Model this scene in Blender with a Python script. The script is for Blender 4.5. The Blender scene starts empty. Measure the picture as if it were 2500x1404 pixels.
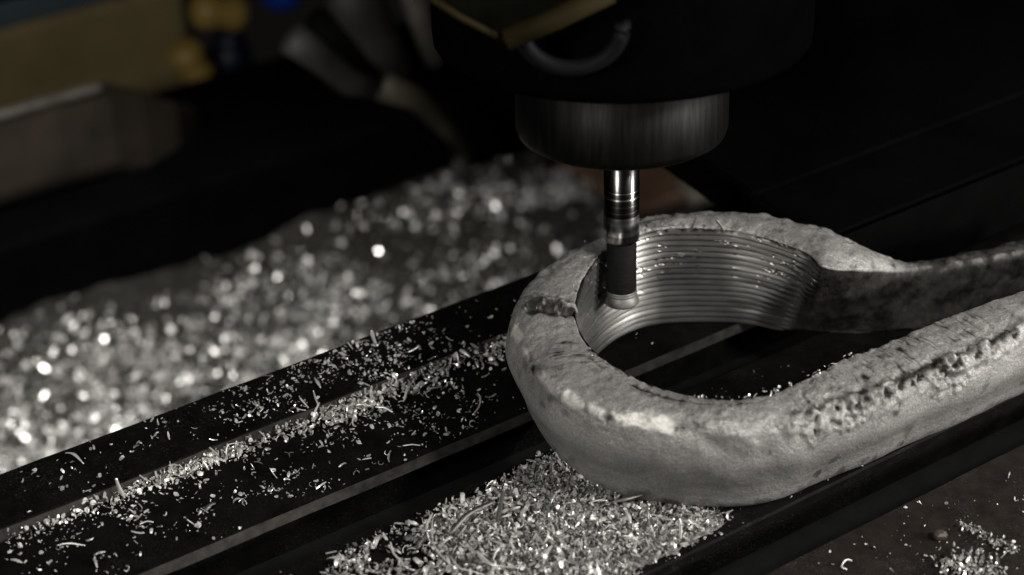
import bpy, math, random
import numpy as np
from mathutils import Vector, Matrix

# ------------------------------------------------------------------ camera, world, lamps, exposure
# all lengths below are millimetres; MM turns them into Blender metres
MM = 0.001
scene = bpy.context.scene
col = scene.collection

PITCH = math.radians(35.0)
cam_data = bpy.data.cameras.new("camera")
cam = bpy.data.objects.new("camera", cam_data)
col.objects.link(cam)
cam.location = (-115.32 * MM, -820.75 * MM, 654.22 * MM)
cam.rotation_euler = (math.pi / 2 - PITCH, 0, 0)
cam_data.sensor_width = 36.0
cam_data.lens = 61.92
cam_data.clip_start = 0.02
cam_data.clip_end = 30.0
cam_data.dof.use_dof = True
cam_data.dof.focus_distance = 1.015
cam_data.dof.aperture_fstop = 4.2
scene.camera = cam

world = bpy.data.worlds.new("World")
scene.world = world
world.use_nodes = True
bg = world.node_tree.nodes["Background"]
bg.inputs["Color"].default_value = (1.0, 0.93, 0.82, 1)
bg.inputs["Strength"].default_value = 0.004

scene.view_settings.view_transform = 'Standard'
scene.view_settings.look = 'None'
scene.view_settings.exposure = 0.0
scene.view_settings.gamma = 1.0


def area_lamp(name, loc, target, size, power, color):
    ld = bpy.data.lights.new(name, 'AREA')
    ld.shape = 'DISK'
    ld.size = size * MM
    ld.energy = power
    ld.color = color
    o = bpy.data.objects.new(name, ld)
    col.objects.link(o)
    o.location = Vector(loc) * MM
    o.rotation_euler = (Vector(target) - Vector(loc)).to_track_quat('-Z', 'Y').to_euler()
    return o


area_lamp("work_lamp", (-640, -820, 640), (-90, 60, 0), 170, 9.5, (1.0, 0.97, 0.92))
area_lamp("side_lamp", (900, -270, 330), (-20, 30, 20), 110, 13.0, (1.0, 0.97, 0.92))
area_lamp("bench_lamp", (640, -420, 720), (20, 10, 20), 130, 10.5, (1.0, 0.97, 0.92))
tl = bpy.data.lights.new("tray_fill", 'SPOT')  # added fill spot, no known lamp here; brightens the tray chips
tl.energy = 125.0
tl.color = (1.0, 0.98, 0.945)
tl.shadow_soft_size = 40 * MM
tl.spot_size = math.radians(50)
tl.spot_blend = 0.9
tlo = bpy.data.objects.new("tray_fill", tl)
col.objects.link(tlo)
tlo.location = Vector((-760, 60, 560)) * MM
tlo.rotation_euler = (Vector((-430, 490, -440)) - Vector((-760, 60, 560))).to_track_quat('-Z', 'Y').to_euler()

# ------------------------------------------------------------------ helpers
rng = np.random.default_rng(7)
random.seed(7)


def link_mesh(name, verts, faces, mats, parent=None, smooth=True, face_mat=None):
    me = bpy.data.meshes.new(name)
    me.from_pydata([tuple(v) for v in np.asarray(verts, float) * MM], [], faces)
    for m in (mats if isinstance(mats, (list, tuple)) else [mats]):
        me.materials.append(m)
    if face_mat is not None:
        me.polygons.foreach_set("material_index", np.asarray(face_mat, np.int32))
    me.polygons.foreach_set("use_smooth", [smooth] * len(me.polygons))
    me.update()
    o = bpy.data.objects.new(name, me)
    col.objects.link(o)
    if parent is not None:
        o.parent = parent
    return o


def fast_mesh(name, verts, quads, mat, parent=None, smooth=True, attrs=None):
    """verts (n,3) mm, quads (m,4) ints"""
    verts = np.asarray(verts, np.float32) * MM
    quads = np.asarray(quads, np.int32)
    me = bpy.data.meshes.new(name)
    me.vertices.add(len(verts))
    me.vertices.foreach_set("co", verts.ravel())
    me.loops.add(quads.size)
    me.loops.foreach_set("vertex_index", quads.ravel())
    me.polygons.add(len(quads))
    me.polygons.foreach_set("loop_start", np.arange(0, quads.size, 4, dtype=np.int32))
    me.polygons.foreach_set("use_smooth", np.full(len(quads), smooth))
    me.materials.append(mat)
    me.update(calc_edges=True)
    for k, v in (attrs or {}).items():
        a = me.attributes.new(k, 'FLOAT', 'POINT')
        a.data.foreach_set("value", np.asarray(v, np.float32))
    o = bpy.data.objects.new(name, me)
    col.objects.link(o)
    if parent is not None:
        o.parent = parent
    return o


def tag(o, label=None, cat=None, group=None, kind=None):
    if label:
        o['label'] = label
    if cat:
        o['category'] = cat
    if group:
        o['group'] = group
    if kind:
        o['kind'] = kind
    return o


def empty(name, loc=(0, 0, 0)):
    o = bpy.data.objects.new(name, None)
    o.empty_display_size = 0.02
    o.location = Vector(loc) * MM
    col.objects.link(o)
    return o


# table direction: u runs along the slots, n across them (towards the back)
ANG = math.radians(33.4)
CU, SU = math.cos(ANG), math.sin(ANG)


def uv(u, n, z):
    return (u * CU - n * SU, u * SU + n * CU, z)


def uv_arr(u, n, z):
    return np.stack([u * CU - n * SU, u * SU + n * CU, z], -1)


def hash3(ix, iy, iz, seed):
    h = (ix.astype(np.int64) * 374761393 + iy.astype(np.int64) * 668265263
         + iz.astype(np.int64) * 2147483647 + seed * 1274126177) & 0xFFFFFFFF
    h = ((h ^ (h >> 13)) * 1274126177) & 0xFFFFFFFF
    h = h ^ (h >> 16)
    return (h & 0xFFFF) / 32767.5 - 1.0


def vnoise(p, scale, seed=0):
    q = np.asarray(p, float) / scale
    i = np.floor(q).astype(np.int64)
    f = q - i
    f = f * f * (3 - 2 * f)
    out = 0
    for dx in (0, 1):
        for dy in (0, 1):
            for dz in (0, 1):
                w = ((f[..., 0] if dx else 1 - f[..., 0]) * (f[..., 1] if dy else 1 - f[..., 1])
                     * (f[..., 2] if dz else 1 - f[..., 2]))
                out = out + w * hash3(i[..., 0] + dx, i[..., 1] + dy, i[..., 2] + dz, seed)
    return out


def fbm(p, scale, octaves=4, seed=0):
    a, s, t = 1.0, scale, 0
    for k in range(octaves):
        t = t + a * vnoise(p, s, seed + k * 17)
        a *= 0.5
        s *= 0.5
    return t


def sstep(x, a, b):
    t = np.clip((x - a) / (b - a), 0, 1)
    return t * t * (3 - 2 * t)


# ------------------------------------------------------------------ materials
def new_mat(name):
    m = bpy.data.materials.new(name)
    m.use_nodes = True
    nt = m.node_tree
    return m, nt, nt.nodes["Principled BSDF"]


def node(nt, kind, **kw):
    n = nt.nodes.new(kind)
    for k, v in kw.items():
        setattr(n, k, v)
    return n


def noise_node(nt, scale, detail=4, rough=0.6, coords='Object', stretch=None):
    tc = node(nt, 'ShaderNodeTexCoord')
    src = tc.outputs[coords]
    if stretch:
        mp = node(nt, 'ShaderNodeMapping')
        mp.inputs['Scale'].default_value = stretch
        nt.links.new(src, mp.inputs['Vector'])
        src = mp.outputs['Vector']
    n = node(nt, 'ShaderNodeTexNoise')
    n.inputs['Scale'].default_value = scale
    n.inputs['Detail'].default_value = detail
    n.inputs['Roughness'].default_value = rough
    nt.links.new(src, n.inputs['Vector'])
    return n


def ramp(nt, src, stops):
    r = node(nt, 'ShaderNodeValToRGB')
    el = r.color_ramp.elements
    while len(el) > 1:
        el.remove(el[-1])
    el[0].position = stops[0][0]
    el[0].color = (*stops[0][1], 1)
    for p, c in stops[1:]:
        e = el.new(p)
        e.color = (*c, 1)
    nt.links.new(src, r.inputs['Fac'])
    return r


def bump(nt, bsdf, src, strength, dist):
    b = node(nt, 'ShaderNodeBump')
    b.inputs['Strength'].default_value = strength
    b.inputs['Distance'].default_value = dist * MM
    nt.links.new(src, b.inputs['Height'])
    nt.links.new(b.outputs['Normal'], bsdf.inputs['Normal'])
    return b


def g(v):
    return (v, v * 0.98, v * 0.945)


def mat_simple(name, c1, c2, scale, rough=0.5, metal=0.0, bump_s=0.3, bump_d=0.3, spec=0.5, stretch=None, detail=5):
    m, nt, b = new_mat(name)
    n = noise_node(nt, scale, detail, 0.65, stretch=stretch)
    r = ramp(nt, n.outputs['Fac'], [(0.32, c1), (0.68, c2)])
    nt.links.new(r.outputs['Color'], b.inputs['Base Color'])
    b.inputs['Roughness'].default_value = rough
    b.inputs['Metallic'].default_value = metal
    b.inputs['Specular IOR Level'].default_value = spec
    if bump_s:
        bump(nt, b, n.outputs['Fac'], bump_s, bump_d)
    return m


def mat_forged():
    m, nt, b = new_mat("blasted_forged_steel")
    big = noise_node(nt, 28, 5, 0.6)
    fine = noise_node(nt, 900, 3, 0.7)
    base = ramp(nt, big.outputs['Fac'], [(0.3, g(0.20)), (0.5, g(0.245)), (0.72, g(0.30))])
    speck = ramp(nt, fine.outputs['Fac'], [(0.30, (0.5, 0.5, 0.5)), (0.55, (1, 1, 1)), (0.72, (1.6, 1.6, 1.6))])
    mul = node(nt, 'ShaderNodeMix', data_type='RGBA', blend_type='MULTIPLY')
    mul.inputs[0].default_value = 0.8
    nt.links.new(base.outputs['Color'], mul.inputs[6])
    nt.links.new(speck.outputs['Color'], mul.inputs[7])
    dirt_shade = node(nt, 'ShaderNodeAttribute', attribute_name='dirt_shade')  # dirt, plus the shadow painted on the far arm
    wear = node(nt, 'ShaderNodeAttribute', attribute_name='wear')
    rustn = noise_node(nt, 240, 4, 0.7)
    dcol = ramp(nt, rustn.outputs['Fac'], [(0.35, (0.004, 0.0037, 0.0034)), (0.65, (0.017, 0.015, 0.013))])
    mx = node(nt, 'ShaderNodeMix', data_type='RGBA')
    nt.links.new(dirt_shade.outputs['Fac'], mx.inputs[0])
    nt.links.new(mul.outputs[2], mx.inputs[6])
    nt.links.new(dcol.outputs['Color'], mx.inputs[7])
    mx2 = node(nt, 'ShaderNodeMix', data_type='RGBA')
    nt.links.new(wear.outputs['Fac'], mx2.inputs[0])
    nt.links.new(mx.outputs[2], mx2.inputs[6])
    mx2.inputs[7].default_value = (0.52, 0.505, 0.475, 1)
    nt.links.new(mx2.outputs[2], b.inputs['Base Color'])
    mm = node(nt, 'ShaderNodeMath', operation='MULTIPLY_ADD')
    nt.links.new(dirt_shade.outputs['Fac'], mm.inputs[0])
    mm.inputs[1].default_value = -0.45
    mm.inputs[2].default_value = 0.45
    nt.links.new(mm.outputs[0], b.inputs['Metallic'])
    sp = node(nt, 'ShaderNodeMath', operation='MULTIPLY_ADD')
    nt.links.new(dirt_shade.outputs['Fac'], sp.inputs[0])
    sp.inputs[1].default_value = -0.42
    sp.inputs[2].default_value = 0.5
    nt.links.new(sp.outputs[0], b.inputs['Specular IOR Level'])
    rr = ramp(nt, fine.outputs['Fac'], [(0.3, (0.68,) * 3), (0.66, (0.34,) * 3)])
    nt.links.new(rr.outputs['Color'], b.inputs['Roughness'])
    add = node(nt, 'ShaderNodeMath', operation='ADD')
    nt.links.new(fine.outputs['Fac'], add.inputs[0])
    nt.links.new(rustn.outputs['Fac'], add.inputs[1])
    grit = noise_node(nt, 420, 4, 0.75)
    add2 = node(nt, 'ShaderNodeMath', operation='MULTIPLY_ADD')
    nt.links.new(grit.outputs['Fac'], add2.inputs[0])
    add2.inputs[1].default_value = 1.6
    nt.links.new(add.outputs[0], add2.inputs[2])
    bump(nt, b, add2.outputs[0], 0.75, 0.6)
    return m


def mat_bore():
    m, nt, b = new_mat("machined_bore_steel")
    streak = noise_node(nt, 150, 5, 0.65, stretch=(0.25, 0.25, 7.0))
    c = ramp(nt, streak.outputs['Fac'], [(0.30, g(0.14)), (0.5, g(0.20)), (0.7, g(0.27))])
    dirt_shade = node(nt, 'ShaderNodeAttribute', attribute_name='dirt_shade')
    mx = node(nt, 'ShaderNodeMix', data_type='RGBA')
    nt.links.new(dirt_shade.outputs['Fac'], mx.inputs[0])
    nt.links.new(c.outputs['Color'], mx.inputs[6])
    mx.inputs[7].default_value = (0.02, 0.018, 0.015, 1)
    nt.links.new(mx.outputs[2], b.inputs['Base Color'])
    b.inputs['Metallic'].default_value = 0.92
    blot = noise_node(nt, 60, 4, 0.6)
    r = ramp(nt, blot.outputs['Fac'], [(0.3, (0.30,) * 3), (0.7, (0.36,) * 3)])
    nt.links.new(r.outputs['Color'], b.inputs['Roughness'])
    bump(nt, b, streak.outputs['Fac'], 0.06, 0.15)
    return m


def mat_chip(name, lo, hi, rough_lo, rough_hi, metal=0.75):
    m, nt, b = new_mat(name)
    geo = node(nt, 'ShaderNodeNewGeometry')
    c = ramp(nt, geo.outputs['Random Per Island'], [(0.0, g(lo)), (0.6, g((lo + hi) / 2)), (1.0, g(hi))])
    nt.links.new(c.outputs['Color'], b.inputs['Base Color'])
    r = ramp(nt, geo.outputs['Random Per Island'], [(0.0, (rough_hi,) * 3), (0.85, ((rough_lo + rough_hi) / 2,) * 3), (1.0, (rough_lo,) * 3)])
    nt.links.new(r.outputs['Color'], b.inputs['Roughness'])
    b.inputs['Metallic'].default_value = metal
    n = noise_node(nt, 1400, 2, 0.6)
    bump(nt, b, n.outputs['Fac'], 0.25, 0.15)
    return m


def mat_shank():
    m, nt, b = new_mat("polished_shank_steel")
    tc = node(nt, 'ShaderNodeTexCoord')
    sep = node(nt, 'ShaderNodeSeparateXYZ')
    nt.links.new(tc.outputs['Object'], sep.inputs[0])
    mr = node(nt, 'ShaderNodeMapRange')
    mr.inputs['From Min'].default_value = 40 * MM
    mr.inputs['From Max'].default_value = 88 * MM
    nt.links.new(sep.outputs['Z'], mr.inputs['Value'])
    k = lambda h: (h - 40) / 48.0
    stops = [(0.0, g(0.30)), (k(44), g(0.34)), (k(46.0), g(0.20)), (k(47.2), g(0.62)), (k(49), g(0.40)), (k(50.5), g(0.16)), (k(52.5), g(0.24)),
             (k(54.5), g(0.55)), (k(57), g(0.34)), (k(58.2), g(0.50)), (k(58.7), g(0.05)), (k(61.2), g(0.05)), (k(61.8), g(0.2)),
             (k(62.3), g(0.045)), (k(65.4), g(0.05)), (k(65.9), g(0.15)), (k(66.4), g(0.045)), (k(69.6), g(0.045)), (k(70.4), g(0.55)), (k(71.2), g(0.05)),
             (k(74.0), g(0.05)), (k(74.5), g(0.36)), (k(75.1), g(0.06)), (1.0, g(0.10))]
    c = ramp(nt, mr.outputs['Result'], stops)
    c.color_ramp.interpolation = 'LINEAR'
    nt.links.new(c.outputs['Color'], b.inputs['Base Color'])
    b.inputs['Metallic'].default_value = 1.0
    b.inputs['Roughness'].default_value = 0.22
    st = noise_node(nt, 260, 3, 0.6, stretch=(1.0, 1.0, 12.0))
    bump(nt, b, st.outputs['Fac'], 0.12, 0.1)
    return m


M = {}
M['forged'] = mat_forged()
M['bore'] = mat_bore()
M['chip'] = mat_chip("steel_chips", 0.14, 0.66, 0.2, 0.55, 0.5)
M['chip_rail'] = mat_chip("bright_scatter_chips", 0.30, 0.95, 0.14, 0.5, 0.6)
M['chip_far'] = mat_chip("tray_chips", 0.20, 0.85, 0.22, 0.55)
M['chip_hero'] = mat_chip("bright_chip", 0.6, 0.85, 0.25, 0.4, 0.6)
M['chip_dark'] = mat_chip("dull_chip", 0.10, 0.16, 0.4, 0.5, 0.6)
M['swarf_base'] = mat_simple("fine_swarf", g(0.02), g(0.20), 420, 0.5, 0.5, 0.9, 1.2)
M['tray_swarf'] = mat_simple("tray_swarf", (0.005, 0.0048, 0.0036), (0.024, 0.0228, 0.018), 150, 0.55, 0.4, 0.9, 3.0)
M['table'] = mat_simple("oily_table_iron", (0.0018, 0.0017, 0.0016), (0.0046, 0.0043, 0.004), 60, 0.6, 0.0, 0.2, 0.1, 0.03)
M['table_brown'] = mat_simple("brown_table_iron", (0.0055, 0.0042, 0.0037), (0.013, 0.0098, 0.0086), 90, 0.6, 0.0, 0.4, 0.3, 0.05)
M['edge'] = mat_simple("worn_table_edge", (0.018, 0.0165, 0.015), (0.055, 0.051, 0.047), 130, 0.6, 0.2, 0.5, 0.4, 0.4, detail=6)
M['slot'] = mat_simple("slot_iron", (0.003, 0.003, 0.003), (0.006, 0.006, 0.006), 60, 0.8, 0.0, 0.2, 0.1, 0.1)
M['shank'] = mat_shank()
M['neck'] = mat_simple("black_neck_steel", (0.003, 0.003, 0.003), (0.008, 0.008, 0.008), 200, 0.65, 0.0, 0.1, 0.1, 0.06, (1, 1, 6))
M['cutter'] = mat_simple("grey_cutter_steel", g(0.09), g(0.16), 300, 0.55, 0.6, 0.1, 0.1, 0.5, (1, 1, 5))
M['nose'] = mat_simple("dark_nose_steel", g(0.006), g(0.015), 90, 0.55, 1.0, 0.12, 0.1, 0.2, (3.0, 3.0, 0.25))
M['head'] = mat_simple("black_head_paint", (0.0006, 0.0006, 0.0007), (0.001, 0.001, 0.0011), 30, 0.75, 0.0, 0.0, 0.1, 0.0)
M['olive_dark'] = mat_simple("dark_olive_paint", (0.0018, 0.0018, 0.0014), (0.0035, 0.0035, 0.0026), 30, 0.7, 0.0, 0.0, 0.1, 0.0)
M['yellow_dim'] = mat_simple("dim_yellow_paint", (0.009, 0.0068, 0.0022), (0.014, 0.0105, 0.0035), 30, 0.7, 0.0, 0.0, 0.1, 0.05)
M['grey_rim'] = mat_simple("grey_rim_metal", (0.0026, 0.0026, 0.0032), (0.004, 0.004, 0.0047), 30, 0.6, 0.0, 0.0, 0.1, 0.05)
M['olive'] = mat_simple("olive_yellow_paint", (0.18, 0.142, 0.062), (0.27, 0.215, 0.10), 9, 0.55, 0.0, 0.0)
M['bluegrey'] = mat_simple("blue_grey_paint", (0.05, 0.075, 0.095), (0.085, 0.115, 0.14), 9, 0.5, 0.0, 0.0)
M['casting'] = mat_simple("brown_grey_casting", (0.007, 0.005, 0.0033), (0.044, 0.031, 0.020), 7, 0.6, 0.0, 0.5, 2.0)
M['palemetal'] = mat_simple("pale_worn_metal", (0.06, 0.053, 0.045), (0.15, 0.135, 0.115), 30, 0.5, 0.3, 0.3, 1.0)
M['yellow'] = mat_simple("yellow_paint", (0.26, 0.17, 0.04), (0.36, 0.25, 0.07), 20, 0.45, 0.0, 0.0)
M['blue'] = mat_simple("blue_paint", (0.002, 0.03, 0.26), (0.003, 0.045, 0.34), 20, 0.45, 0.0, 0.0)
M['darkblue'] = mat_simple("dark_blue_paint", (0.001, 0.003, 0.016), (0.001, 0.005, 0.026), 20, 0.5, 0.0, 0.0)
M['lever'] = mat_simple("dull_grey_metal", (0.012, 0.011, 0.010), (0.024, 0.022, 0.02), 25, 0.6, 0.1, 0.2, 1.0, 0.25)
M['brass'] = mat_simple("dull_brass", (0.013, 0.0115, 0.007), (0.026, 0.0225, 0.014), 25, 0.6, 0.1, 0.0, 1.0, 0.25)
M['rust'] = mat_simple("rust_brown_plate", (0.030, 0.014, 0.006), (0.060, 0.030, 0.014), 26, 0.7, 0.0, 0.4, 1.0)
M['black'] = mat_simple("black_machine_paint", (0.001, 0.001, 0.001), (0.002, 0.002, 0.002), 12, 0.8, 0.0, 0.0, 0.1, 0.0)



def dust(mat, amount):
    nt = mat.node_tree
    b = nt.nodes["Principled BSDF"]
    src = b.inputs['Base Color'].links[0].from_socket
    fine = noise_node(nt, 1500, 2, 0.6)
    patch = noise_node(nt, 34, 5, 0.65)
    f1 = ramp(nt, fine.outputs['Fac'], [(0.60, (0, 0, 0)), (0.70, (1, 1, 1))])
    f2 = ramp(nt, patch.outputs['Fac'], [(0.42, (0.03,) * 3), (0.70, (1, 1, 1))])
    mul = node(nt, 'ShaderNodeMath', operation='MULTIPLY')
    nt.links.new(f1.outputs['Color'], mul.inputs[0])
    nt.links.new(f2.outputs['Color'], mul.inputs[1])
    mx = node(nt, 'ShaderNodeMix', data_type='RGBA')
    nt.links.new(mul.outputs[0], mx.inputs[0])
    nt.links.new(src, mx.inputs[6])
    mx.inputs[7].default_value = (*g(amount), 1)
    nt.links.new(mx.outputs[2], b.inputs['Base Color'])


dust(M['table'], 0.06)
dust(M['table_brown'], 0.12)

# ------------------------------------------------------------------ generic shapes


def box_data(sx, sy, sz, bev):
    """bevelled box about the origin: verts, faces"""
    v = []
    f = []
    hx, hy, hz = sx / 2, sy / 2, sz / 2
    rings = [(-hz, bev), (-hz + bev, 0), (hz - bev, 0), (hz, bev)]
    for z, i in rings:
        x, y = hx - i, hy - i
        c = bev
        v += [(-x + c, -y, z), (x - c, -y, z), (x, -y + c, z), (x, y - c, z), (x - c, y, z), (-x + c, y, z), (-x, y - c, z), (-x, -y + c, z)]
    for r in range(3):
        for k in range(8):
            f.append((r * 8 + k, r * 8 + (k + 1) % 8, r * 8 + 8 + (k + 1) % 8, r * 8 + 8 + k))
    f.append(tuple(range(7, -1, -1)))
    f.append(tuple(range(24, 32)))
    return np.array(v, float), f


def uv_box(name, u0, u1, n0, n1, z0, z1, bev, mat, parent=None):
    v, f = box_data(u1 - u0, n1 - n0, z1 - z0, bev)
    v = v + np.array([(u0 + u1) / 2, (n0 + n1) / 2, (z0 + z1) / 2])
    w = uv_arr(v[:, 0], v[:, 1], v[:, 2])
    return link_mesh(name, w, f, mat, parent, smooth=False)


def lathe(name, prof, mat, parent=None, seg=96, axis=None, origin=(0, 0, 0), smooth=True):
    """prof = [(r, h)]; local axis is z"""
    v, f = [], []
    for r, h in prof:
        for k in range(seg):
            a = 2 * math.pi * k / seg
            v.append((r * math.cos(a), r * math.sin(a), h))
    for i in range(len(prof) - 1):
        for k in range(seg):
            f.append((i * seg + k, i * seg + (k + 1) % seg, (i + 1) * seg + (k + 1) % seg, (i + 1) * seg + k))
    f.append(tuple(range(seg - 1, -1, -1)))
    f.append(tuple(range((len(prof) - 1) * seg, len(prof) * seg)))
    v = np.array(v)
    if axis is not None:
        q = Vector((0, 0, 1)).rotation_difference(Vector(axis)).to_matrix()
        v = v @ np.array(q).T
    v = v + np.array(origin)
    o = link_mesh(name, v, f, mat, parent, smooth=smooth)
    return o


def tube(name, pts, radii, mat, parent=None, seg=16, squash=(1, 1)):
    pts = [Vector(p) for p in pts]
    v, f = [], []
    up = Vector((0, 0, 1))
    for i, p in enumerate(pts):
        d = (pts[min(i + 1, len(pts) - 1)] - pts[max(i - 1, 0)]).normalized()
        s = d.cross(up)
        s = s.normalized() if s.length > 1e-4 else Vector((1, 0, 0))
        t = s.cross(d).normalized()
        r = radii[i] if hasattr(radii, '__len__') else radii
        for k in range(seg):
            a = 2 * math.pi * k / seg
            v.append(tuple(p + s * (r * squash[0] * math.cos(a)) + t * (r * squash[1] * math.sin(a))))
    n = len(pts)
    for i in range(n - 1):
        for k in range(seg):
            f.append((i * seg + k, i * seg + (k + 1) % seg, (i + 1) * seg + (k + 1) % seg, (i + 1) * seg + k))
    f.append(tuple(range(seg - 1, -1, -1)))
    f.append(tuple(range((n - 1) * seg, n * seg)))
    return link_mesh(name, v, f, mat, parent)


def prism(name, outline, y0, y1, mat, parent=None):
    """outline of (x, z) extruded between two y"""
    n = len(outline)
    v = [(x, y0, z) for x, z in outline] + [(x, y1, z) for x, z in outline]
    f = [tuple(range(n)), tuple(range(2 * n - 1, n - 1, -1))]
    for k in range(n):
        f.append((k, n + k, n + (k + 1) % n, (k + 1) % n))
    return link_mesh(name, v, f, mat, parent, smooth=False)


# ------------------------------------------------------------------ milling table
ZT = -10.0                       # top of the table
table = tag(empty("milling_table", uv(0, 0, -60)),
            "dark oily milling table with long slots strewn with bright steel chips", "machine table")
U0, U1 = -620, 560


def rail(name, prof, worn, mat, n_u=120):
    """prof = closed (n, z) outline; worn = set of segment indices that show worn bare metal"""
    us = np.linspace(U0, U1, n_u)
    prof = np.array(prof, float)
    k = len(prof)
    V = []
    for u in us:
        jn = prof[:, 0].copy()
        jz = prof[:, 1].copy()
        P = np.stack([np.full(k, u), jn, jz], -1)
        # worn edges are never quite straight
        nn = fbm(P, 22, 3, 5) * 0.35
        P[:, 1] += nn
        P[:, 2] += np.where(jz > ZT - 3, fbm(P, 30, 2, 9) * 0.12, 0)
        V.append(uv_arr(P[:, 0], P[:, 1], P[:, 2]))
    V = np.concatenate(V)
    F, mi = [], []
    for i in range(n_u - 1):
        for j in range(k):
            F.append((i * k + j, i * k + (j + 1) % k, (i + 1) * k + (j + 1) % k, (i + 1) * k + j))
            mi.append(1 if j in worn else 0)
    F.append(tuple(range(k - 1, -1, -1)))
    mi.append(0)
    F.append(tuple(range((n_u - 1) * k, n_u * k)))
    mi.append(0)
    # parent sits at table origin: keep world coordinates by subtracting it
    off = np.array(uv(0, 0, -60))
    return link_mesh(name, V - off, F, [mat, M['edge']], table, smooth=False, face_mat=mi)


# slot neck is 8 mm deep, then the tee undercuts it
rail("table_rail", [(57, ZT), (57.0, ZT - 8), (57.6, ZT - 8.6), (70, ZT - 9), (70, -52), (165, -52), (165, -1), (121.8, -1), (121.2, -1.6), (121.2, ZT)],
     {0, 8}, M['table'])
rail("table_rail", [(20, ZT), (-91, ZT), (-92, ZT - 1.5), (-92, ZT - 8), (-78, ZT - 9), (-78, -52), (7, -52), (7, ZT - 9), (20, ZT - 8)],
     set(), M['table'])
rail("table_rail", [(-127, ZT), (-240, ZT), (-240, -52), (-141, -52), (-141, ZT - 9), (-127, ZT - 8)],
     set(), M['table_brown'])
off = np.array(uv(0, 0, -60))


def table_box(name, n0, n1, z0, z1, mat):
    o = uv_box(name, U0, U1, n0, n1, z0, z1, 1.0, mat)
    o.data.transform(Matrix.Translation(-Vector(off) * MM))
    o.parent = table
    return o


table_box("table_bed", -240, 165, -110, -52.5, M['slot'])

# ------------------------------------------------------------------ chips


def chip_arrays(P, size, aspect, yaw, pitch, roll, curl, thick, stations=4):
    """closed bent flakes: P (N,3) centres; returns verts, quads"""
    N = len(P)
    t = np.linspace(-0.5, 0.5, stations)[None, :]
    L = size[:, None]
    W = (size * aspect)[:, None]
    ang = curl[:, None] * t
    safe = np.where(np.abs(curl) < 1e-3, 1e-3, curl)[:, None]
    x = L * np.sin(ang) / safe
    z = L * (1 - np.cos(ang)) / safe
    taper = 1.0 - 0.75 * np.abs(t * 2) ** 2.2 * rng.uniform(0.3, 1.0, (N, 1))
    skew = rng.uniform(-0.35, 0.35, (N, 1)) * L * t
    th = thick[:, None]
    nx, nz = -np.sin(ang), np.cos(ang)
    verts = np.zeros((N, stations, 4, 3))
    for k, (sy, sn) in enumerate(((-1, 0), (1, 0), (1, 1), (-1, 1))):
        wob = 1 + rng.uniform(-0.3, 0.3, (N, stations))
        verts[:, :, k, 0] = x + nx * th * sn
        verts[:, :, k, 1] = sy * 0.5 * W * taper * wob + skew
        verts[:, :, k, 2] = z + nz * th * sn
    verts = verts.reshape(N, stations * 4, 3)
    cy, sy_ = np.cos(yaw), np.sin(yaw)
    cp, sp = np.cos(pitch), np.sin(pitch)
    cr, sr = np.cos(roll), np.sin(roll)
    X, Y, Z = verts[..., 0], verts[..., 1], verts[..., 2]
    Y, Z = Y * cr[:, None] - Z * sr[:, None], Y * sr[:, None] + Z * cr[:, None]
    X, Z = X * cp[:, None] + Z * sp[:, None], -X * sp[:, None] + Z * cp[:, None]
    X, Y = X * cy[:, None] - Y * sy_[:, None], X * sy_[:, None] + Y * cy[:, None]
    V = np.stack([X, Y, Z], -1)
    V[..., 2] -= V[..., 2].min(axis=1, keepdims=True)
    V += P[:, None, :]
    q = []
    for i in range(stations - 1):
        for k in range(4):
            q.append((i * 4 + k, i * 4 + (k + 1) % 4, i * 4 + 4 + (k + 1) % 4, i * 4 + 4 + k))
    q.append((3, 2, 1, 0))
    e = (stations - 1) * 4
    q.append((e, e + 1, e + 2, e + 3))
    q = np.array(q)
    Q = (q[None] + (np.arange(N) * stations * 4)[:, None, None]).reshape(-1, 4)
    return V.reshape(-1, 3), Q


def chip_stuff(name, P, size, mat, label, flat=0.5, long_share=0.12, cat="chips"):
    N = len(P)
    aspect = rng.uniform(0.3, 0.8, N)
    lg = rng.random(N) < long_share
    aspect[lg] = rng.uniform(0.10, 0.2, lg.sum())
    size = size.copy()
    size[lg] *= rng.uniform(1.5, 2.6, lg.sum())
    V, Q = chip_arrays(P, size, aspect, rng.uniform(0, 2 * np.pi, N), rng.normal(0, flat, N), rng.normal(0, flat * 1.2, N),
                       rng.normal(0.3, 1.3, N), np.clip(size * 0.06, 0.1, 0.6))
    o = fast_mesh(name, V, Q, mat, smooth=False)
    tag(o, label, cat, kind='stuff')
    return o


# --- scatter on the rails (u, n) with clustering
def scatter(n_try, u0, u1, n0, n1, dens, seed):
    r = np.random.default_rng(seed)
    u = r.uniform(u0, u1, n_try)
    n = r.uniform(n0, n1, n_try)
    p = np.stack([u, n, np.zeros_like(u)], -1)
    cl = 0.55 * sstep(fbm(p, 38, 3, seed), -0.35, 0.75) + 0.45 * sstep(vnoise(p, 9, seed + 3), -0.1, 0.8)
    keep = r.random(n_try) < dens(u, n) * cl
    return u[keep], n[keep]


def logsize(n, lo, hi, p=2.2):
    return lo + (hi - lo) * rng.random(n) ** p


# front strip between slot and ledge
d1 = lambda u, n: (0.42 + 0.58 * sstep(-np.abs(u + 215), -190, -40)) * (1 - 0.82 * sstep(u, -150, -95)) * (0.45 + 0.55 * sstep(n, 58, 86))
u, n = scatter(11000, -480, 120, 58.5, 120, d1, 11)
P = uv_arr(u, n, np.full_like(u, ZT + 0.1))
chip_stuff("scattered_chips", P, logsize(len(P), 0.7, 3.6, 3.0), M['chip_rail'],
           "bright steel chips scattered over the dark strip before the ledge", 0.35)
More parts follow.
